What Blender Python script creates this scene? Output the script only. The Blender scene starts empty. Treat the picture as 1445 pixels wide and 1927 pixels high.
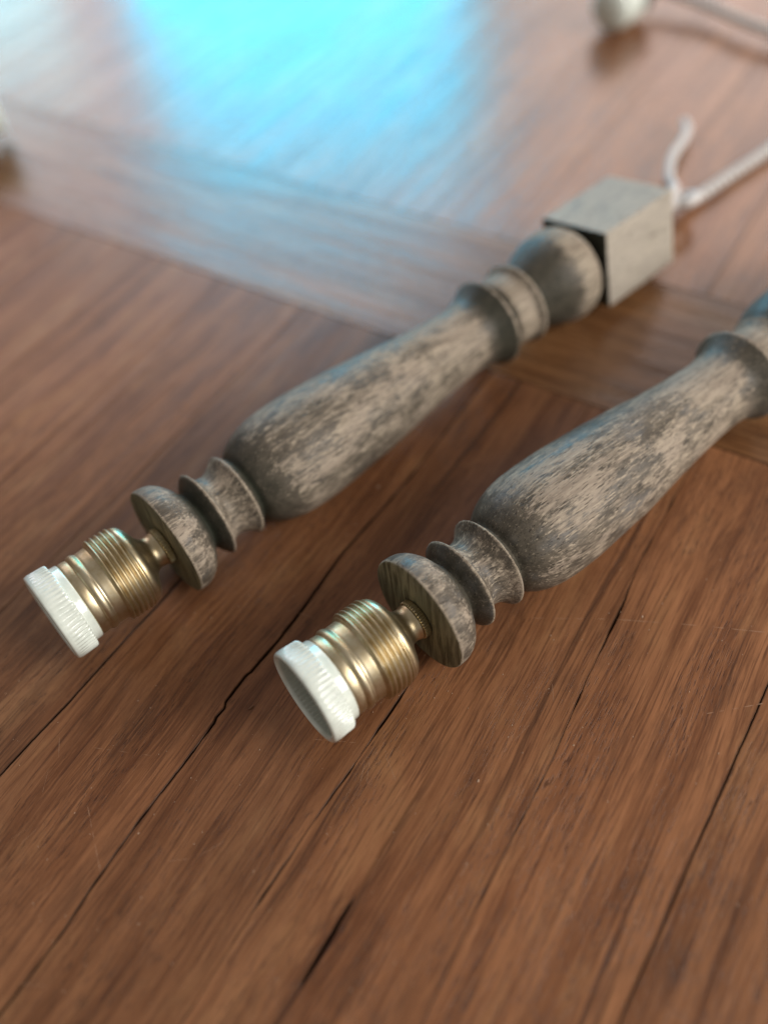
import bpy, bmesh, math, random
from mathutils import Vector, Matrix, noise
random.seed(7)
C = bpy.context.scene.collection
SC = bpy.context.scene
MM = 0.001

# ------------------------------------------------------------------ camera
cam_d = bpy.data.cameras.new('camera'); cam = bpy.data.objects.new('camera', cam_d); C.objects.link(cam)
fw = Vector((0.0, 0.635963, -0.771719)); rt = Vector((0.992376, -0.095112, -0.07838)); up = Vector((0.123246, 0.765836, 0.631115))
m = Matrix((rt, up, -fw)).transposed().to_4x4(); m.translation = Vector((0, 0, 0.341983)); cam.matrix_world = m
cam_d.sensor_fit = 'VERTICAL'; cam_d.sensor_height = 36.0; cam_d.sensor_width = 36.0
cam_d.lens = 36.0*1724.04/1927.0
cam_d.clip_start = 0.02; cam_d.clip_end = 60.0
cam_d.dof.use_dof = True; cam_d.dof.focus_distance = 0.373; cam_d.dof.aperture_fstop = 2.25
SC.camera = cam

# ------------------------------------------------------------------ world: dim room light
w = bpy.data.worlds.new('World'); SC.world = w; w.use_nodes = True
bg = w.node_tree.nodes['Background']; bg.inputs[0].default_value = (1.0, 0.93, 0.87, 1); bg.inputs[1].default_value = 0.30

# ------------------------------------------------------------------ lamps: daylight through windows, plus added haze fill panels
def area(name, loc, target, sx, sy, radiance, color):
    d = bpy.data.lights.new(name, 'AREA'); d.shape = 'RECTANGLE'; d.size = sx; d.size_y = sy
    d.energy = radiance*math.pi*sx*sy; d.color = color
    o = bpy.data.objects.new(name, d); C.objects.link(o); o.location = loc
    o.rotation_euler = (Vector(target)-Vector(loc)).to_track_quat('-Z', 'Y').to_euler()
    return o
def window(name, x0, x1, z0, z1, y, radiance, color):
    cx, cz = (x0+x1)/2, (z0+z1)/2
    area(name, (cx, y, cz), (cx, 0.0, cz), x1-x0, z1-z0, radiance, color)
window('window_sky_light', -0.47, 0.37, 0.30, 1.18, 2.5, 10.2, (0.015, 0.60, 0.92))
window('window_sky_light_small', -1.05, -0.66, 0.20, 0.66, 2.5, 4.6, (0.05, 0.72, 0.85))
window('window_left_haze_fill', -1.70, -0.50, 0.20, 1.9, 2.6, 2.3, (1.0, 0.82, 0.87))  # this and the next two: pale panels added for haze reflected on the boards
window('window_top_haze_fill', -0.50, 0.46, 1.28, 1.9, 2.6, 3.4, (1.0, 0.86, 0.92))
window('window_right_haze_fill', 0.46, 2.3, 0.20, 1.9, 2.6, 2.3, (1.0, 0.82, 0.76))
area('side_window_light', (1.9, -0.55, 1.15), (0.05, 0.3, 0.0), 1.3, 1.3, 12.0, (1.0, 0.965, 0.92))
SC.view_settings.view_transform = 'Standard'; SC.view_settings.look = 'None'
SC.view_settings.exposure = 0.0; SC.view_settings.gamma = 1.0
SC.cycles.max_bounces = 8

# ------------------------------------------------------------------ material helpers
class NT:
    def __init__(s, name):
        s.m = bpy.data.materials.new(name); s.m.use_nodes = True
        s.t = s.m.node_tree; s.b = s.t.nodes['Principled BSDF']; s.n = s.t.nodes
    def node(s, typ, **kw):
        n = s.n.new(typ)
        for k, v in kw.items(): setattr(n, k, v)
        return n
    def link(s, a, b): s.t.links.new(a, b)
    def put(s, sock, v):
        if isinstance(v, (int, float, tuple)): sock.default_value = v
        else: s.link(v, sock)
    def math(s, op, a, b=0.0, c=None, clamp=False):
        n = s.node('ShaderNodeMath', operation=op); n.use_clamp = clamp
        s.put(n.inputs[0], a); s.put(n.inputs[1], b)
        if c is not None: s.put(n.inputs[2], c)
        return n.outputs[0]
    def vmath(s, op, a, b):
        n = s.node('ShaderNodeVectorMath', operation=op); s.put(n.inputs[0], a); s.put(n.inputs[1], b); return n.outputs[0]
    def noise(s, vec, scale, detail=3.0, rough=0.5, dist=0.0):
        n = s.node('ShaderNodeTexNoise'); s.link(vec, n.inputs['Vector']); n.inputs['Scale'].default_value = scale
        n.inputs['Detail'].default_value = detail; n.inputs['Roughness'].default_value = rough; n.inputs['Distortion'].default_value = dist
        return n.outputs['Fac']
    def sc(s, vec, v): return s.vmath('MULTIPLY', vec, v)
    def step(s, x, a, b):                                  # smoothstep a..b -> 0..1
        n = s.node('ShaderNodeMapRange', interpolation_type='SMOOTHSTEP'); s.put(n.inputs['Value'], x)
        n.inputs['From Min'].default_value = a; n.inputs['From Max'].default_value = b
        return n.outputs['Result']
    def mix(s, f, a, b, mode='MIX'):
        n = s.node('ShaderNodeMix', data_type='RGBA', blend_type=mode); s.put(n.inputs['Factor'], f)
        s.put(n.inputs['A'], a); s.put(n.inputs['B'], b)
        return [o for o in n.outputs if o.type == 'RGBA'][0]
    def attr(s, name, typ='GEOMETRY'):
        n = s.node('ShaderNodeAttribute', attribute_type=typ, attribute_name=name); return n.outputs['Fac']
    def coord(s, seed=None):
        c = s.node('ShaderNodeTexCoord').outputs['Object']
        if seed is not None:
            v = s.node('ShaderNodeCombineXYZ')
            k = s.math('MULTIPLY', seed, 1.37) if not isinstance(seed, (int, float)) else seed*1.37
            k2 = s.math('MULTIPLY', seed, 0.71) if not isinstance(seed, (int, float)) else seed*0.71
            s.put(v.inputs[0], k); s.put(v.inputs[2], k2)
            c = s.vmath('ADD', c, v.outputs[0])
        return c
    def bump(s, h, strength, dist, prev=None):
        n = s.node('ShaderNodeBump'); n.inputs['Strength'].default_value = strength; n.inputs['Distance'].default_value = dist
        s.link(h, n.inputs['Height'])
        if prev is not None: s.link(prev, n.inputs['Normal'])
        return n.outputs[0]
def rgb(r, g, b): return (r, g, b, 1.0)

def mat_table():
    k = NT('varnished_teak'); P = k.coord(k.attr('seed', 'OBJECT')); tone = k.attr('tone', 'OBJECT'); olive = k.attr('olive', 'OBJECT')
    # slow wander of the grain lines
    wv = k.noise(k.sc(P, (5.0, 14.0, 5.0)), 1.0, 2.0)
    off = k.node('ShaderNodeCombineXYZ'); k.put(off.inputs[1], k.math('MULTIPLY', k.math('SUBTRACT', wv, 0.5), 0.018))
    P = k.vmath('ADD', P, off.outputs[0])
    broad = k.noise(k.sc(P, (5, 95, 20)), 1.0, 5.0, 0.62)
    strk = k.noise(k.sc(P, (16, 420, 40)), 1.0, 6.0, 0.72)
    hair = k.noise(k.sc(P, (30, 900, 40)), 1.0, 3.0, 0.65)
    wide = k.noise(k.sc(P, (6, 70, 10)), 1.0, 3.0, 0.6)
    fine = k.noise(k.sc(P, (60, 1500, 60)), 1.0, 2.0, 0.6)
    pores = k.noise(k.sc(P, (170, 2100, 60)), 1.0, 1.0, 0.5)
    blot = k.noise(k.sc(P, (18, 48, 20)), 1.0, 6.0, 0.66)
    lines = k.noise(k.sc(P, (3.5, 210, 20)), 1.0, 2.0, 0.5)
    c = k.mix(k.step(broad, 0.30, 0.72), rgb(0.122, 0.046, 0.019), rgb(0.260, 0.113, 0.050))
    c = k.mix(k.math('MULTIPLY', k.step(strk, 0.46, 0.74), 0.42), c, rgb(0.275, 0.120, 0.050))
    c = k.mix(k.math('MULTIPLY', k.step(strk, 0.48, 0.33), 0.50), c, rgb(0.070, 0.026, 0.012))
    c = k.mix(k.math('MULTIPLY', k.step(blot, 0.50, 0.72), 0.50), c, rgb(0.31, 0.155, 0.068))
    c = k.mix(k.math('MULTIPLY', k.step(blot, 0.48, 0.30), 0.48), c, rgb(0.075, 0.034, 0.018))
    c = k.mix(k.math('MULTIPLY', k.step(lines, 0.64, 0.76), 0.72), c, rgb(0.028, 0.011, 0.007))
    c = k.mix(k.math('MULTIPLY', k.step(fine, 0.48, 0.72), 0.36), c, rgb(0.33, 0.15, 0.070))
    c = k.mix(k.math('MULTIPLY', k.step(hair, 0.49, 0.36), 0.55), c, rgb(0.060, 0.022, 0.011))
    c = k.mix(k.math('MULTIPLY', k.step(hair, 0.58, 0.74), 0.25), c, rgb(0.33, 0.155, 0.072))
    pm = k.step(pores, 0.59, 0.67)
    area_p = k.step(k.noise(k.sc(P, (12, 60, 10)), 1.0, 2.0), 0.36, 0.62)
    pm = k.math('MULTIPLY', k.math('MULTIPLY', pm, area_p), 0.75)
    c = k.mix(k.math('MULTIPLY', pm, 0.80), c, rgb(0.022, 0.009, 0.006))
    c = k.mix(olive, c, k.mix(1.0, c, rgb(0.80, 0.90, 0.80), 'MULTIPLY'))
    tn = k.node('ShaderNodeCombineColor'); 
    for i in range(3): k.link(tone, tn.inputs[i])
    c = k.mix(1.0, c, tn.outputs[0], 'MULTIPLY')
    dirt = k.attr('edge_dirt')
    c = k.mix(k.math('MULTIPLY', dirt, 0.9), c, rgb(0.012, 0.007, 0.005))
    k.link(c, k.b.inputs['Base Color'])
    r = k.math('ADD', k.math('MULTIPLY', blot, 0.14), k.math('ADD', k.math('MULTIPLY', strk, 0.12), 0.07))
    gl = k.attr('gloss', 'OBJECT'); r = k.math('ADD', r, k.math('SUBTRACT', 0.16, k.math('MULTIPLY', gl, 0.14)))
    k.link(k.math('MULTIPLY', k.math('ADD', 0.28, k.math('MULTIPLY', gl, 0.50)), k.math('SUBTRACT', 1.0, dirt, clamp=True)), k.b.inputs['Specular IOR Level'])
    k.link(r, k.b.inputs['Roughness']); k.b.inputs['IOR'].default_value = 1.5
    h = k.math('SUBTRACT', k.math('MULTIPLY', fine, 0.35), pm)
    n1 = k.bump(h, 0.55, 0.00016)
    n2 = k.bump(k.math('ADD', strk, k.math('MULTIPLY', k.noise(P, 60.0, 3.0), 0.5)), 0.30, 0.00035, n1)
    n3 = k.bump(wide, 0.6, 0.0011, n2)
    k.link(n3, k.b.inputs['Normal'])
    return k.m

def mat_patina(name, seed, pale, blue, endgrain=False, freq=1.0, spec=0.27, patch=0.62, grime_shade=1.0, bleach=0.0):
    k = NT(name); P = k.coord(float(seed)); wear = k.attr('wear'); cav = k.math('MULTIPLY', k.attr('cavity'), grime_shade)
    g1 = k.noise(k.sc(P, (28*freq, 60*freq, 60*freq)), 1.0, 9.0, 0.66, 0.3)
    g2 = k.noise(k.sc(P, (70, 200, 200)), 1.0, 7.0, 0.76)
    fib = k.noise(k.sc(P, (130, 1150, 1150)), 1.0, 3.0, 0.70)
    fib2 = k.noise(k.sc(P, (40, 560, 560)), 1.0, 3.0, 0.6)
    x = k.math('ADD', k.math('ADD', k.math('MULTIPLY', k.math('SUBTRACT', g1, 0.5), patch), 0.31), k.math('MULTIPLY', g2, 0.75))
    x = k.math('ADD', x, k.math('MULTIPLY', fib, 0.72))
    x = k.math('ADD', x, k.math('SUBTRACT', k.math('MULTIPLY', wear, 0.40), k.math('MULTIPLY', cav, 0.46)))
    worn = k.step(x, 0.985-pale, 1.18-pale)
    base = k.mix(k.step(g2, 0.3, 0.7), rgb(0.072, 0.060, 0.046), rgb(0.178, 0.146, 0.111))
    base = k.mix(k.math('MULTIPLY', k.step(k.noise(k.sc(P, (35, 70, 70)), 1.0, 4.0), 0.50, 0.68), blue), base, rgb(0.20, 0.20, 0.20))
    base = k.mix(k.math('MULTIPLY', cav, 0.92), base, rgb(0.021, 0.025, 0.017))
    pale_c = k.mix(k.step(fib2, 0.32, 0.68), rgb(0.215, 0.172, 0.126), rgb(0.410, 0.340, 0.255))
    pale_c = k.mix(k.math('MULTIPLY', k.step(g1, 0.45, 0.6), 0.35), pale_c, rgb(0.33, 0.265, 0.215))
    if bleach: pale_c = k.mix(bleach, pale_c, rgb(0.62, 0.575, 0.50))
    c = k.mix(k.math('MULTIPLY', worn, 0.94), base, pale_c)
    dark = k.step(k.noise(k.sc(P, (150, 1500, 1500)), 1.0, 2.0, 0.6), 0.585, 0.69)
    c = k.mix(k.math('MULTIPLY', dark, 0.68), c, rgb(0.022, 0.018, 0.015))
    c = k.mix(k.math('MULTIPLY', k.step(fib, 0.57, 0.70), k.math('MULTIPLY', 0.5, k.math('SUBTRACT', 1.0, cav, clamp=True))), c, rgb(0.54, 0.45, 0.335))
    if endgrain:
        # sawn face: growth rings cut straight, greenish lacquer
        Q = k.coord(float(seed)+0.3)
        rg = k.noise(k.sc(Q, (10, 420, 46)), 1.0, 4.0, 0.6, 0.4)
        rg2 = k.noise(k.sc(Q, (10, 60, 25)), 1.0, 3.0, 0.5)
        e = k.mix(k.step(rg, 0.36, 0.64), rgb(0.085, 0.070, 0.038), rgb(0.25, 0.215, 0.13))
        e = k.mix(k.math('MULTIPLY', k.step(rg2, 0.45, 0.6), 0.5), e, rgb(0.12, 0.12, 0.075))
        c = k.mix(k.attr('sawn'), c, e)
    k.link(c, k.b.inputs['Base Color'])
    k.b.inputs['Specular IOR Level'].default_value = spec
    r = k.math('ADD', 0.42, k.math('MULTIPLY', worn, 0.22)); r = k.math('ADD', r, k.math('MULTIPLY', k.math('SUBTRACT', g2, 0.5), 0.25))
    k.link(r, k.b.inputs['Roughness'])
    h = k.math('SUBTRACT', k.math('ADD', k.math('MULTIPLY', fib, 0.8), k.math('MULTIPLY', g2, 0.8)), dark)
    n1 = k.bump(h, 0.6, 0.00022)
    k.link(n1, k.b.inputs['Normal'])
    return k.m

def mat_brass(name, base, rough, knurl=False):
    k = NT(name); P = k.coord()
    a = k.noise(P, 120.0, 5.0, 0.6); s = k.noise(k.sc(P, (2500, 60, 60)), 1.0, 2.0)
    dk = rgb(base[0]*0.72, base[1]*0.64, base[2]*0.50)
    c = k.mix(k.step(a, 0.35, 0.7), rgb(*base), dk)
    k.link(c, k.b.inputs['Base Color']); k.b.inputs['Metallic'].default_value = 1.0
    k.link(k.math('ADD', rough-0.07, k.math('ADD', k.math('MULTIPLY', a, 0.14), k.math('MULTIPLY', s, 0.06))), k.b.inputs['Roughness'])
    k.link(k.bump(s, 0.15, 0.00003), k.b.inputs['Normal'])
    return k.m

def mat_porcelain():
    k = NT('glazed_porcelain'); P = k.coord()
    a = k.noise(P, 140.0, 4.0, 0.6); sp = k.noise(P, 900.0, 1.0)
    c = k.mix(k.step(a, 0.35, 0.65), rgb(0.73, 0.775, 0.70), rgb(0.63, 0.68, 0.61))
    c = k.mix(k.math('MULTIPLY', k.step(sp, 0.80, 0.84), 0.5), c, rgb(0.35, 0.36, 0.31))
    c = k.mix(k.attr('bore_shade'), c, rgb(0.40, 0.43, 0.36))  # shade inside the ring opening, painted as a greyer glaze
    k.link(c, k.b.inputs['Base Color']); k.b.inputs['Roughness'].default_value = 0.16
    k.b.inputs['Subsurface Weight'].default_value = 0.08; k.b.inputs['Subsurface Radius'].default_value = (0.0015, 0.0015, 0.0013)
    k.b.inputs['Subsurface Scale'].default_value = 1.0
    k.b.inputs['Coat Weight'].default_value = 0.5; k.b.inputs['Coat Roughness'].default_value = 0.08
    k.link(k.bump(a, 0.25, 0.0006), k.b.inputs['Normal'])
    return k.m

def mat_plain(name, col, rough, scale=200.0, var=0.25, bump=0.0002):
    k = NT(name); P = k.coord(); a = k.noise(P, scale, 4.0, 0.6)
    k.link(k.mix(a, rgb(*[v*(1-var) for v in col]), rgb(*[v*(1+var) for v in col])), k.b.inputs['Base Color'])
    k.b.inputs['Roughness'].default_value = rough
    k.link(k.bump(a, 0.4, bump), k.b.inputs['Normal'])
    return k.m

M_TABLE = mat_table()
M_BRASS = mat_brass('aged_brass', (0.58, 0.50, 0.345), 0.35)
M_BRASS2 = mat_brass('dull_brass', (0.50, 0.43, 0.27), 0.30)
M_PORC = mat_porcelain()
M_CORD = mat_plain('woven_fabric_cord', (0.62, 0.58, 0.55), 0.85, 1500.0, 0.25, 0.0004)
M_DARK = mat_plain('black_bakelite', (0.018, 0.022, 0.02), 0.35)
M_UNDER = mat_plain('dark_underside', (0.02, 0.012, 0.008), 0.8)
M_SCRATCH = mat_plain('scratched_varnish', (0.34, 0.19, 0.11), 0.6)
M_FLECK = mat_plain('pale_dust', (0.46, 0.32, 0.22), 0.8)
M_CHIP = mat_plain('wood_sliver', (0.17, 0.085, 0.04), 0.6)

# ------------------------------------------------------------------ object helpers
def link(name, me, mat, parent=None):
    o = bpy.data.objects.new(name, me); C.objects.link(o); o.parent = parent
    if mat is not None and not me.materials: me.materials.append(mat)
    return o
def thing(name, label, cat, loc, rz=0.0, group=None):
    o = bpy.data.objects.new(name, None); C.objects.link(o); o.location = loc; o.rotation_euler = (0, 0, rz)
    o.empty_display_size = 0.02; o['label'] = label; o['category'] = cat
    if group: o['group'] = group
    return o
def spline(pts, step=0.7):
    """Catmull-Rom through the control points, sampled about every step mm."""
    out = []
    n = len(pts)
    for i in range(n-1):
        p0 = pts[max(i-1, 0)]; p1 = pts[i]; p2 = pts[i+1]; p3 = pts[min(i+2, n-1)]
        L = math.hypot(p2[0]-p1[0], p2[1]-p1[1]); k = max(1, int(L/step))
        for j in range(k):
            u = j/k; r = []
            for q in range(2):
                a, b, c, d = p0[q], p1[q], p2[q], p3[q]
                r.append(0.5*((2*b)+(-a+c)*u+(2*a-5*b+4*c-d)*u*u+(-a+3*b-3*c+d)*u**3))
            out.append(tuple(r))
    out.append(pts[-1]); return out
def lathe(prof, segs, zc, rfun=None, closed=True, attrs=None, sharp=40):
    """prof: (t, r[, ...]) in mm, revolved round the local x axis at height zc mm; rfun(t, r, a) -> r."""
    vs = []; fs = []; rings = []; data = []
    for p in prof:
        t, r = p[0], p[1]
        if r < 1e-6:
            rings.append([len(vs)]); vs.append((t*MM, 0, zc*MM)); data.append((t, r)); continue
        idx = []
        for s in range(segs):
            a = 2*math.pi*s/segs; rr = rfun(t, r, a) if rfun else r
            idx.append(len(vs)); vs.append((t*MM, -rr*math.cos(a)*MM, (zc+rr*math.sin(a))*MM)); data.append((t, r))
        rings.append(idx)
    for a, b in zip(rings[:-1], rings[1:]):
        if len(a) == 1 and len(b) == 1: continue
        for s in range(segs):
            s2 = (s+1) % segs
            if len(a) == 1: fs.append((a[0], b[s2], b[s]))
            elif len(b) == 1: fs.append((a[s], a[s2], b[0]))
            else: fs.append((a[s], a[s2], b[s2], b[s]))
    me = bpy.data.meshes.new('lathe'); me.from_pydata(vs, [], fs)
    me.polygons.foreach_set('use_smooth', [True]*len(me.polygons)); me.update()
    bm = bmesh.new(); bm.from_mesh(me); bmesh.ops.recalc_face_normals(bm, faces=bm.faces); bm.to_mesh(me); bm.free()
    me.set_sharp_from_angle(angle=math.radians(sharp))
    for nm, fn in (attrs or {}).items():
        at = me.attributes.new(nm, 'FLOAT', 'POINT'); at.data.foreach_set('value', [fn(t, r) for t, r in data])
    return me
def tube(path, rad, segs=10, radf=None):
    vs = []; fs = []; n = len(path); prev = Vector((0, 0, 1))
    for i, p in enumerate(path):
        d = (path[min(i+1, n-1)]-path[max(i-1, 0)]).normalized()
        a = prev-d*prev.dot(d); a.normalize(); prev = a; b = d.cross(a)
        r = rad*(radf(i/(n-1)) if radf else 1)
        for s in range(segs):
            an = 2*math.pi*s/segs; vs.append(p+a*r*math.cos(an)+b*r*math.sin(an))
    for i in range(n-1):
        for s in range(segs):
            s2 = (s+1) % segs; fs.append((i*segs+s, i*segs+s2, (i+1)*segs+s2, (i+1)*segs+s))
    fs.append(tuple(range(segs))[::-1]); fs.append(tuple((n-1)*segs+s for s in range(segs)))
    me = bpy.data.meshes.new('tube'); me.from_pydata([tuple(v) for v in vs], [], fs)
    me.polygons.foreach_set('use_smooth', [True]*len(me.polygons)); me.update(); return me
def path_spline(pts, step=1.5):
    pts = [Vector(p) for p in pts]; out = []; n = len(pts)
    for i in range(n-1):
        p0, p1, p2, p3 = pts[max(i-1, 0)], pts[i], pts[i+1], pts[min(i+2, n-1)]
        k = max(1, int((p2-p1).length/step))
        for j in range(k):
            u = j/k; out.append(0.5*((2*p1)+(p2-p0)*u+(2*p0-5*p1+4*p2-p3)*u*u+(-p0+3*p1-3*p2+p3)*u**3))
    out.append(pts[-1]); return out

# ------------------------------------------------------------------ the table: planks along u, laid side by side in v
GA = math.radians(52.8)                                   # direction of the grain
def lerp_tab(tab, x):
    if x <= tab[0][0]: return tab[0][1]
    for (a, b), (c, d) in zip(tab[:-1], tab[1:]):
        if x <= c: return b+(d-b)*(x-a)/(c-a)
    return tab[-1][1]
def bumpf(x, a, b, s=6.0):                                # soft box
    f = lambda q: 1/(1+math.exp(-max(-30, min(30, q))))
    return f((x-a)/s)*f((b-x)/s)
SEAM = {}                                                 # index -> (centre table, gap function)
SEAM[0] = ([(33, -236), (51, -235.5), (69, -234.5), (108, -234), (130, -233.1)], lambda u: 0.55+0.35*noise.noise(Vector((u*.05, 3, 0))))
SEAM[1] = ([(-28, -170), (3, -170.2), (20, -172), (49, -173.2), (79, -173.0), (96, -173.5), (98, -174.2), (103, -173.8), (105.5, -175.2), (120, -175.2), (122, -174.4), (142, -173.2), (160, -173.2), (192, -174.8), (233, -171.7), (257, -170.5)],
           lambda u: 0.40+0.36*bumpf(u, 95, 190, 10)+0.30*noise.noise(Vector((u*.11, 9, 0))))
SEAM[2] = ([(13, -113.8), (46, -114.6), (70, -114.2), (86, -114.0), (106, -113), (126, -112.6), (139, -112.3)], lambda u: 0.08+0.5*bumpf(u, 124, 146, 2)+0.32*bumpf(u, 88, 104, 3)+0.28*bumpf(u, 47, 68, 3)+0.3*max(0, noise.noise(Vector((u*.09, 5, 0)))))
SEAM[3] = ([(45, -44.3), (87, -46.1), (115, -46.3), (150, -46.6), (187, -49.3), (210, -50.1), (229, -50.7), (253, -53)], lambda u: 0.10+0.6*bumpf(u, 212, 229, 3)+0.45*max(0, noise.noise(Vector((u*.07, 15, 0)))))
SEAM[4] = ([(85, 10.9), (110, 11.8), (146, 12.5), (194, 13.9), (222, 14.5)], lambda u: 0.34+0.12*noise.noise(Vector((u*.06, 25, 0))))
def seam(i):
    if i in SEAM:
        tab, g = SEAM[i]
        return (lambda u: lerp_tab(tab, u)+0.14*noise.noise(Vector((u*.16, i*7.1, 0)))+0.12*noise.noise(Vector((u*.6, i*3.3, 0))), g)
    v0 = -234.5+61.7*i
    return (lambda u: v0+0.5*noise.noise(Vector((u*.02, i*7.1, 0))), lambda u: 0.16+0.14*noise.noise(Vector((u*.05, i*2.2, 0))))
def plank_mesh(u0, u1, sections, step, thick=22.0):
    """sections: (left, leftgap, right, rightgap) edge functions of u; one mesh with recessed open joints and slits."""
    n = max(2, int((u1-u0)/step)+1); us = [u0+(u1-u0)*i/(n-1) for i in range(n)]
    vs = []; fs = []; dirt = []
    for (L, gl, R, gr) in sections:
        base = len(vs); cols = 8
        for u in us:
            a = L(u); b = R(u); ga = max(gl(u), 0.0); gb = max(gr(u), 0.0)
            a += ga/2; b -= gb/2
            ea = min(1.0, ga/0.5); eb = min(1.0, gb/0.5); da = 0.45+0.55*ea; db = 0.45+0.55*eb
            row = [(a, -thick, 1), (a, -0.42*ea, da), (a+0.10+0.22*ea, -0.10*ea, 0.8*da), (a+0.7, 0, 0.10*ea),
                   (b-0.7, 0, 0.12*eb), (b-0.10-0.22*eb, -0.10*eb, 0.8*db), (b, -0.42*eb, db), (b, -thick, 1)]
            for v, z, dd in row: vs.append((u*MM, v*MM, z*MM)); dirt.append(dd)
        for i in range(n-1):
            for j in range(cols-1):
                q = base+i*cols+j; fs.append((q, q+cols, q+cols+1, q+1))
        fs.append(tuple(base+j for j in range(cols))); fs.append(tuple(base+(n-1)*cols+j for j in range(cols))[::-1])
    me = bpy.data.meshes.new('plank'); me.from_pydata(vs, [], fs)
    bm = bmesh.new(); bm.from_mesh(me); 
    up_f = max(bm.faces, key=lambda f: f.calc_area() if abs(f.normal.z) > .9 else 0)
    if up_f.normal.z < 0: bmesh.ops.reverse_faces(bm, faces=bm.faces)
    bm.to_mesh(me); bm.free()
    at = me.attributes.new('edge_dirt', 'FLOAT', 'POINT'); at.data.foreach_set('value', dirt)
    return me
UB1, UB2 = 337.0, 448.0
table = thing('wooden_table', 'worn reddish-brown plank table top with open dark joints, under everything', 'table', (0, 0, 0), GA)
# local frame: x = u (along grain), y = -v  -> mirror v when writing vertices
def flip(fn): return lambda u: -fn(u)
tones = {0: 1.05, 1: 1.14, 2: 1.0, 3: 1.12, 4: 1.26, 5: 1.12, -1: 1.22, -2: 1.35, -3: 1.3, -4: 1.4, -5: 1.3}  # left boards (negative index) lightened to paint in window light falling there
I0, I1 = -12, 11
for i in range(I0, I1):                                   # plank i lies between seam i-1 and seam i
    La, ga = seam(i-1); Rb, gb = seam(i)
    near = -3 <= i <= 6
    secs = [(flip(Rb), gb, flip(La), ga)]
    if i == 3:                                            # the short dark split in this board is a real slit
        mid = lambda u: -85.5+0.25*noise.noise(Vector((u*.2, 1, 4)))
        mg = lambda u: 1.15*max(0.0, 1-((u-49)/17.5)**2)**0.7 if u < 49 else 1.15*max(0.0, 1-((u-49)/19.0)**2)
        secs = [(flip(Rb), gb, flip(mid), mg), (flip(mid), mg, flip(La), ga)]
    me = plank_mesh(-260, UB1-0.15, secs, 1.2 if near else 12)
    o = link('plank', me, M_TABLE, table); o['tone'] = tones.get(i, random.uniform(0.85, 1.1)); o['seed'] = i*0.613+3.0; o['olive'] = 0.0; o['gloss'] = 0.0
for i in range(I0, I1):
    v0 = -234.5+61.7*i+20; s1 = (lambda u, v=v0, k=i: v-61.7+0.4*noise.noise(Vector((u*.02, k*3.1+40, 0)))); s2 = (lambda u, v=v0, k=i+1: v+0.4*noise.noise(Vector((u*.02, k*3.1+40, 0))))
    g = lambda u: 0.18
    me = plank_mesh(UB2+0.4, 1150, [(flip(s2), g, flip(s1), g)], 12)
    o = link('plank', me, M_TABLE, table); o['tone'] = random.uniform(1.22, 1.42); o['seed'] = i*0.613+31.0; o['olive'] = 0.0; o['gloss'] = 1.0  # raised tone paints in the light on the far boards
# breadboard across the ends of the planks (its own grain runs along v)
lo = lambda u: UB1+0.25+0.25*noise.noise(Vector((u*.02, 77, 0))); hi = lambda u: UB2+0.25*noise.noise(Vector((u*.02, 97, 0)))
me = plank_mesh(-470, 1020, [(lo, lambda u: 0.3, hi, lambda u: 0.25)], 4)
o = link('cross_board', me, M_TABLE, table); o.rotation_euler = (0, 0, math.radians(90)); o['tone'] = 1.25; o['seed'] = 55.5; o['olive'] = 0.7; o['gloss'] = 0.8
o['label'] = 'olive-brown board laid across the plank ends'
# rotated +90: local x -> table +y, local y -> table -x ; so mirror its width back onto +x
for v in me.vertices: v.co.y = -v.co.y
bm = bmesh.new(); bm.from_mesh(me); bmesh.ops.reverse_faces(bm, faces=bm.faces); bm.to_mesh(me); bm.free()
bmu = bmesh.new(); bmesh.ops.create_cube(bmu, size=1.0)
for v in bmu.verts: v.co = Vector((0.445+v.co.x*1.35, 0.28+v.co.y*1.38, -0.034+v.co.z*0.022))
me = bpy.data.meshes.new('under'); bmu.to_mesh(me); bmu.free(); link('joint_backing', me, M_UNDER, table)  # unseen dark board added so the open joints stay dark

def uvp(u, v, z=0.0): return Vector((u*MM, -v*MM, z*MM))
def ribbons(segs, z):
    """thin tapered raised hairlines lying on the boards"""
    vs = []; fs = []
    for (pts, wd) in segs:
        P = [uvp(*p) for p in pts]; n = len(P); b = len(vs)
        for i, p in enumerate(P):
            d = (P[min(i+1, n-1)]-P[max(i-1, 0)]).normalized(); s = Vector((-d.y, d.x, 0))
            w_ = wd*MM*0.5*(0.15 if i in (0, n-1) else random.uniform(0.4, 1.0))
            vs += [p-s*w_+Vector((0, 0, z*MM)), p+s*w_+Vector((0, 0, z*MM))]
            if i: fs.append((b+2*i-2, b+2*i-1, b+2*i+1, b+2*i))
    me = bpy.data.meshes.new('ribbons'); me.from_pydata([tuple(v) for v in vs], [], fs); return me
def wig(pts, n=26, a=0.10):
    out = []
    for i in range(n+1):
        t = i/n*(len(pts)-1); k = min(int(t), len(pts)-2); f = t-k
        out.append((pts[k][0]*(1-f)+pts[k+1][0]*f+random.uniform(-a, a), pts[k][1]*(1-f)+pts[k+1][1]*f+random.uniform(-a, a)))
    return out
S = []
def dashed(pts, wd, n=9, keep=0.6):                       # a scratch that skips
    w_ = wig(pts, n*5, 0.05)
    for i in range(n):
        if random.random() < keep: S.append((w_[i*5:i*5+random.randint(3, 6)], wd*random.uniform(.6, 1.2)))
dashed([(199.7, -90.1), (220.1, -52), (232.6, -23.7), (244.7, 6.3)], 0.34, 14, 0.8)
dashed([(193.6, -6.1), (213.4, 17.1)], 0.30, 6, 0.9)
dashed([(110, -133), (120, -111.4)], 0.16, 5, 0.7)
dashed([(46, -200), (26, -173)], 0.28, 6, 0.8)
dashed([(92, -56.2), (99, -55.6)], 0.5, 2, 1.0)
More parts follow.
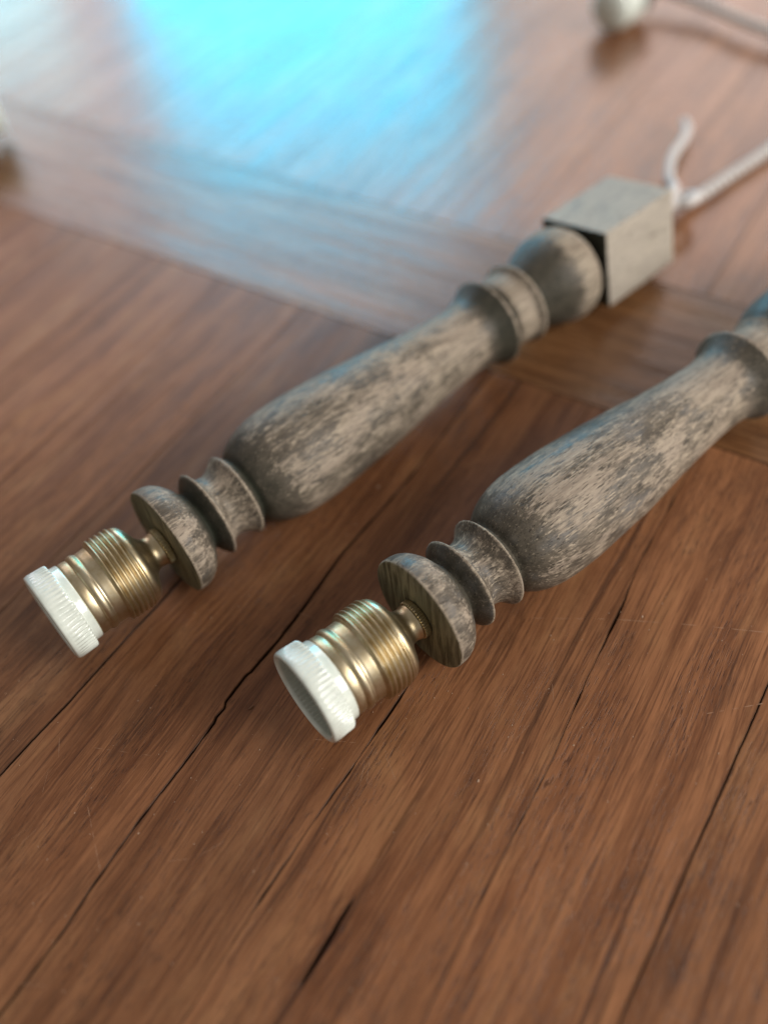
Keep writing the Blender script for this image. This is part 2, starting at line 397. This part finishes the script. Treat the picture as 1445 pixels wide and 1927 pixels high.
dashed([(150, -62.8), (159.5, -60.4)], 0.25, 3, 0.9)
dashed([(105.8, -105), (120, -111.4)], 0.2, 3, 0.9)
dashed([(150, -210), (161, -150)], 0.16, 10, 0.55)
dashed([(60, -215), (72, -185)], 0.18, 6, 0.6)
for _ in range(90):
    u = random.uniform(-30, 300); v = random.uniform(-280, 60); an = random.gauss(0, 0.5) if random.random() < .6 else random.uniform(0, 3.14)
    L = random.uniform(2, 12); S.append((wig([(u, v), (u+L*math.cos(an), v+L*math.sin(an))], 6, 0.04), random.uniform(0.07, 0.2)))
o = link('scratch_marks', ribbons(S, 0.03), M_SCRATCH, table); o['kind'] = 'stuff'
vs = []; fs = []
for _ in range(600):
    p = uvp(random.uniform(-20, 330), random.uniform(-300, 90), 0.0); r = random.uniform(0.07, 0.24)*MM*(2.0 if random.random() < .06 else 1); b = len(vs); an = random.uniform(0, 6); e = random.uniform(1, 2.2)
    for q in range(4):
        vs.append((p.x+r*e*math.cos(an+q*1.57), p.y+r*math.sin(an+q*1.57), 0.00004))
    vs.append((p.x, p.y, 0.00004+r)); fs += [(b, b+1, b+4), (b+1, b+2, b+4), (b+2, b+3, b+4), (b+3, b, b+4)]
me = bpy.data.meshes.new('flecks'); me.from_pydata(vs, [], fs)
o = link('dust_flecks', me, M_FLECK, table); o['kind'] = 'stuff'
c0 = path_spline([uvp(107.3, -164.6, .3), uvp(108.6, -163.8, .5), uvp(110.2, -163.6, .25)], 0.4)
o = link('wood_sliver', tube([q*MM/MM for q in c0], 0.00030, 6, lambda t: 0.3+math.sin(t*3.14)), M_CHIP, table)

# ------------------------------------------------------------------ the turned lamps
ZC = 26.28
def sm(x, a, b):
    t = max(0, min(1, (x-a)/(b-a))); return t*t*(3-2*t)
RIDGES = [58.0, 80.9, 97.0, 262.0, 284.0]
CAVS = [(75.0, 4.5), (101.0, 3.5), (265.2, 3.2), (288.5, 3.5), (331.5, 3.0)]
def wear_f(t, r):
    return max(max(max(0.0, 1-abs(t-q)/1.1) for q in RIDGES), 0.18*sm(t, 170, 225)*(1-sm(t, 240, 250)), 0.5*sm(t, 268, 271)*(1-sm(t, 279, 282)), 0.45*sm(t, 306, 316)*(1-sm(t, 326, 330)))
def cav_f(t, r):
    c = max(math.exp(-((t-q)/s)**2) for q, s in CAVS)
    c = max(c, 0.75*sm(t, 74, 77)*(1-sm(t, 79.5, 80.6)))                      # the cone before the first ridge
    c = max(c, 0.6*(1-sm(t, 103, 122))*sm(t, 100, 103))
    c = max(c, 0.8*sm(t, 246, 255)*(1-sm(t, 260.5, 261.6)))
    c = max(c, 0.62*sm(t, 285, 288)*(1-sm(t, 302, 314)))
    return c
def wood_r(seed):
    def f(t, r, a):
        p = Vector((t*.045, r*math.cos(a)*.06, r*math.sin(a)*.06+seed*5.3))
        d = 0.28*noise.noise(p)+0.07*noise.noise(p*9)
        k = max(max(0.0, 1-abs(t-q)/1.2) for q in RIDGES)
        if k > 0:
            ch = noise.noise(Vector((t*.1+q_off, math.cos(a)*7, math.sin(a)*7+seed*3)))
            ch2 = noise.noise(Vector((t*.2, math.cos(a)*22, math.sin(a)*22+seed*3)))
            d -= k*(0.55*max(0, ch-0.12)+0.30*max(0, ch2-0.1))
        return r+d
    return f
q_off = 0.0
def make_lamp(name, label, loc, yaw, seed, mats, dB=0.0, far='bead', roll=0.204):
    T = thing(name, label, 'lamp', (loc[0]*MM, loc[1]*MM, 0), yaw, 'lamps made from turned balusters')
    ms, me_ = mats; wr = wood_r(seed); at = dict(wear=wear_f, cavity=cav_f); at2 = dict(at)
    # --- brass socket with its porcelain ring
    def rib(t, r, a):
        k = sm(t, 1.6, 3.5)*(1-sm(t, 9.9, 10.3))
        return r+0.42*k*(math.cos(a*58+0.5*math.sin(a*5))-1)*(0.35+0.65*sm(t, 3, 9))*(0.7+0.3*math.sin(a*3+1))
    SOCK = []
    prof = spline([(11.5, 13.8), (11.3, 15.5), (10.6, 17.2), (9.0, 17.9), (5.0, 18.0), (1.8, 18.0)], .6)+spline([(0.8, 18.2), (0.2, 18.7), (0.0, 19.3), (0.2, 19.95), (0.8, 20.5), (2.0, 20.75)], .2)+[(t, 20.75-0.35*(t-2.2)/8) for t in [3.6+0.55*i for i in range(11)]]+[(9.9, 20.35), (10.3, 19.9), (10.45, 19.2), (10.5, 18.3), (11.0, 18.1), (13.3, 18.0), (13.8, 17.8), (14.0, 17.3), (14.0, 16.2)]
    SOCK += [link('porcelain_ring', lathe(prof, 608, ZC, rib, sharp=60, attrs=dict(bore_shade=lambda t, r: sm(18.25-r, 0.0, 0.4) if t < 12 and r < 18.26 and not (t > 10.4 and r > 17) else 0.0)), M_PORC, T)]
    SOCK += [link('socket_shell', None or lathe(spline([(13.6, 16.9), (14.2, 17.45), (15.2, 17.6), (16.8, 17.55), (17.9, 17.35)], .3)+spline([(18.2, 17.35), (18.7, 17.95), (19.5, 18.3), (20.4, 18.35), (21.3, 18.1), (21.9, 17.7), (22.4, 17.45), (23.2, 17.6), (24.8, 17.7), (26.4, 17.8), (27.1, 17.8)], .3)+[(27.2, 17.8)]
        + [(27.6+0.17*i, 19.25) for i in range(73)] + [(40.1, 18.9)], 144, ZC,
        lambda t, r, a: r if t < 27.5 else 19.25+0.80*(1-0.5*(1-math.cos(2*math.pi*((t-28.2)/2.38)-a))**1.7)*sm(t, 27.5, 28.6)*(1-sm(t, 39.2, 40.0))-0.5*(1-sm(t, 27.4, 28.2)), sharp=70), M_BRASS, T)]
    SOCK += [link('socket_dome', lathe(spline([(39.9, 18.6), (40.5, 18.9), (41.6, 18.75), (43.0, 17.9), (44.4, 16.0), (45.6, 13.2), (46.8, 10.6), (48.2, 8.6), (49.6, 7.75), (51.6, 7.6), (53.2, 8.0), (53.8, 8.1)], .5)+[(54.0, 7.6), (54.0, 5.0)], 96, ZC, sharp=60), M_BRASS, T)]
    nut = spline([(54.0, 6.0), (54.05, 8.0)], .5)+[(54.3, 8.35)]+[(54.7+0.3*i, 8.45) for i in range(9)]+[(57.4, 8.2), (57.6, 6.0)]
    SOCK += [link('knurled_nut', lathe(nut, 320, ZC, lambda t, r, a: r+(0.30*math.cos(a*40) if 54.4 < t < 57.3 else 0), sharp=60), M_BRASS2, T)]
    SOCK += [link('lamp_thread', lathe([(7.5+0.25*i, 13.6) for i in range(64)]+[(23.6, 10.0), (23.6, 0)], 96, ZC, lambda t, r, a: r+(0.5*math.cos(2*math.pi*t/3.6-a) if t < 23.3 else 0), sharp=60), M_BRASS, T)]
    SOCK += [link('centre_contact', lathe([(20.0, 0), (20.0, 3.0), (20.8, 3.6), (23.4, 3.8)], 32, ZC), M_BRASS2, T)]
    bend = Matrix.Translation((0.030, 0, 0)) @ Matrix.Rotation(math.radians(-1.6), 4, 'Z') @ Matrix.Translation((-0.030, 0, 0))
    for ch in SOCK: ch.matrix_local = bend
    # --- turned wood
    at_e = dict(at); at_e['sawn'] = lambda t, r: 1.0 if (t < 57.9 and r < 26.0) else 0.0
    prof = [(57.6, 0.0), (57.6, 4.0)]+[(57.6, 6+i*1.2) for i in range(16)]+[(57.62, 25.6), (57.75, 25.9), (58.1, 26.2)]+spline([(58.8, 26.35), (61.5, 26.25), (64.5, 25.5), (67.5, 23.8), (70.5, 20.8), (72.6, 17.6), (74.2, 14.8), (75.0, 14.2)], .6)
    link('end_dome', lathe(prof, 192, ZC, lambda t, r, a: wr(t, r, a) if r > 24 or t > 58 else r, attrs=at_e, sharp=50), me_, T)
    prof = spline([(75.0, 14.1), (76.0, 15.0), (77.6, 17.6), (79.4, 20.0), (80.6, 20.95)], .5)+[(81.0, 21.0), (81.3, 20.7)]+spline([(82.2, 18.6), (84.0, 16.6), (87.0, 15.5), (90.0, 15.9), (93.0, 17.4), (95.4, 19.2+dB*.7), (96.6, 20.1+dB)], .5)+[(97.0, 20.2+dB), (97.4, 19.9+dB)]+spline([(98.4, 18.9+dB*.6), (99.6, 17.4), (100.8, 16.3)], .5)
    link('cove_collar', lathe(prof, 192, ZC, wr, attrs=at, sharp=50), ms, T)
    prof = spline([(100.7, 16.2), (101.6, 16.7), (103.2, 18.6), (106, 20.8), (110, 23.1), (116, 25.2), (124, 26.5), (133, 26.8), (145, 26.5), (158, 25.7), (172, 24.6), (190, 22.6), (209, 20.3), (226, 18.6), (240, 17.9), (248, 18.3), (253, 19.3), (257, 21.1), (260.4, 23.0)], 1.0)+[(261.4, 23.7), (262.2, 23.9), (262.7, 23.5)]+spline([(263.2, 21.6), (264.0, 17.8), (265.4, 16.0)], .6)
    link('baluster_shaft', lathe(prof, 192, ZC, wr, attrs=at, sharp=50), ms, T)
    if far == 'bead':
        prof = spline([(265.3, 15.9), (267, 17.0), (270, 19.0), (274, 19.6), (278, 19.6), (281, 20.3), (283, 22.0)], .7)+[(284, 22.6), (285, 22.4)]+spline([(286.0, 20.4), (288.4, 16.6)], .6)
        bulb = [(288.3, 16.5), (291, 17.6), (297, 20.4), (304, 23.3), (311, 25.5), (317, 26.2), (322, 26.0), (326, 24.4), (329.5, 21.0), (332, 17.5), (333.4, 16.0)]
    else:
        prof = spline([(265.3, 15.9), (267.5, 17.0), (273, 17.9), (278, 17.6), (282, 18.6), (285.5, 20.4)], .7)+[(286.3, 20.6), (286.8, 20.2)]
        bulb = [(286.7, 20.0), (289.5, 21.4), (294, 23.0), (300, 24.6), (306, 25.3), (313, 25.6), (319, 25.4), (325, 24.0), (329.5, 21.0), (332, 17.5), (333.4, 16.0)]
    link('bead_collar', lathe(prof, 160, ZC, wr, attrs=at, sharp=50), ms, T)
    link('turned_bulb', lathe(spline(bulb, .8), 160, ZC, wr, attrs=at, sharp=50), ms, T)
    # square block, lying slightly rolled over on one edge
    bm = bmesh.new(); bmesh.ops.create_cube(bm, size=1.0)
    for v in bm.verts: v.co = Vector((v.co.x*57.3, v.co.y*44.6, v.co.z*44.2))
    bmesh.ops.bevel(bm, geom=bm.edges[:], offset=0.9, segments=2, affect='EDGES', profile=0.6)
    bmesh.ops.subdivide_edges(bm, edges=[e for e in bm.edges if e.calc_length() > 20], cuts=14, use_grid_fill=True)
    for v in bm.verts:
        q = v.co*0.06; v.co += v.co.normalized()*0.25*noise.noise(q+Vector((seed*3, 0, 0)))
    R = Matrix.Rotation(-roll, 4, 'X')
    for v in bm.verts: v.co = (R @ v.co); v.co = Vector(((v.co.x+333.4+28.65)*MM, v.co.y*MM, (v.co.z+ZC)*MM))
    me = bpy.data.meshes.new('block'); bm.to_mesh(me); bm.free()
    me.polygons.foreach_set('use_smooth', [True]*len(me.polygons)); me.set_sharp_from_angle(angle=math.radians(50))
    atb = me.attributes.new('wear', 'FLOAT', 'POINT'); atb.data.foreach_set('value', [0.6]*len(me.vertices))
    atb = me.attributes.new('cavity', 'FLOAT', 'POINT'); atb.data.foreach_set('value', [1.0 if v.co.x < 0.3339 else 0.0 for v in me.vertices])  # end face towards the bulb darkened, painting in its shaded side
    link('square_block', me, M_BLOCK, T)
    return T
def cord_parts(parent, pts, pitch=13.0, r=2.1, name='cord_strand'):
    inv = parent.matrix_world.inverted() if False else (Matrix.Translation(parent.location) @ Matrix.Rotation(parent.rotation_euler.z, 4, 'Z')).inverted()
    P = path_spline([inv @ (Vector(p)*MM) for p in pts], 1.2*MM)
    acc = 0.0; rows = []
    prev = Vector((0, 0, 1))
    for i, p in enumerate(P):
        d = (P[min(i+1, len(P)-1)]-P[max(i-1, 0)]).normalized()
        a = prev-d*prev.dot(d); a.normalize(); prev = a; b = d.cross(a)
        if i: acc += (p-P[i-1]).length
        rows.append((p, a, b, acc))
    for ph in (0, math.pi):
        path = [p+(a*math.cos(2*math.pi*s/(pitch*MM)+ph)+b*math.sin(2*math.pi*s/(pitch*MM)+ph))*r*1.1*MM for p, a, b, s in rows]
        link(name, tube(path, r*MM, 10), M_CORD, parent)

M_W1 = mat_patina('weathered_patina_wood', 1.0, 0.03, 0.15, False, 1.0, 0.20, 0.80); M_E1 = mat_patina('weathered_patina_sawn_end', 1.4, 0.02, 0.15, True, 1.6, 0.25, 0.9)
M_BLOCK = mat_patina('bleached_block_wood', 2.3, -0.03, 0.15, False, 1.0, 0.25, 0.9, 0.9, 0.42)
M_W2 = mat_patina('grey_patina_wood', 4.0, 0.02, 0.45, False, 0.8, 0.20, 0.90, 0.60); M_E2 = mat_patina('grey_patina_sawn_end', 5.2, 0.0, 0.35, True, 1.2, 0.25, 0.9, 0.7)

lampA = make_lamp('baluster_lamp', 'weathered turned wooden lamp in the centre, with square block and white cord in view',
                  (-144.563, 223.778), math.atan2(0.595, 0.804), 1.0, (M_W1, M_E1), 0.0, 'bead')
cord_parts(lampA, [(160, 449, 26), (176, 461, 25), (192, 476, 19), (206, 492, 9), (220, 501, 5), (247, 521, 4.3), (281, 545, 4.3), (330, 585, 4.3), (390, 610, 4.3), (450, 600, 4.3)])
inv = (Matrix.Translation(lampA.location) @ Matrix.Rotation(lampA.rotation_euler.z, 4, 'Z')).inverted()
link('loose_cord_end', tube(path_spline([inv @ (Vector(p)*MM) for p in [(186, 472, 22), (196, 487, 19), (206, 505, 12), (208, 521, 9), (216, 543, 9), (231, 566, 8), (238, 580, 7), (240, 592, 6)]], 1.5*MM), 3.1*MM, 12), M_CORD, lampA)
link('cord_knot', tube(path_spline([inv @ (Vector(p)*MM) for p in [(200, 484, 14), (206, 480, 17), (213, 486, 16), (214, 494, 12), (208, 497, 10), (202, 492, 12)]], 1.2*MM), 3.4*MM, 12), M_CORD, lampA)
lampB = make_lamp('baluster_lamp', 'weathered turned wooden lamp nearest the camera, its far end beyond the right edge',
                  (-39.446, 171.646), math.atan2(0.558, 0.830), 4.0, (M_W2, M_E2), 0.8, 'flare')
lampC = make_lamp('baluster_lamp', 'blurred lamp at the left edge of which only the white porcelain ring shows',
                  (-252, 702), math.radians(199), 7.0, (M_W1, M_E1), 0.0, 'bead')

# ------------------------------------------------------------------ porcelain lampholder far off at the top right
H = thing('porcelain_lampholder', 'blurred white porcelain lampholder with a dark cap and cord at the top right corner', 'lampholder', (0.222, 0.744, 0), math.radians(46))
zc = 19.8
link('porcelain_body', lathe([(0, 0)]+spline([(0.1, 3.0), (0.8, 8.0), (2.4, 12.5), (5, 16.0), (9, 17.8), (16, 18.6), (28, 19.2), (30, 18.9), (31.5, 17)], 1.0)+[(31.6, 0)], 96, zc, sharp=60), M_PORC, H)
link('dark_cap', lathe([(31.6, 16.5), (32, 18)]+spline([(42, 18.8), (50, 16), (57, 9), (60, 5)], 1.0)+[(60, 0)], 64, zc, sharp=60), M_DARK, H)
cord_parts(H, [(253, 784, 20), (262, 792, 18), (276, 788, 15), (294, 770, 13), (310, 748, 11), (326, 716, 11), (342, 694, 10), (372, 668, 6), (420, 650, 4.5), (480, 655, 4.5)])
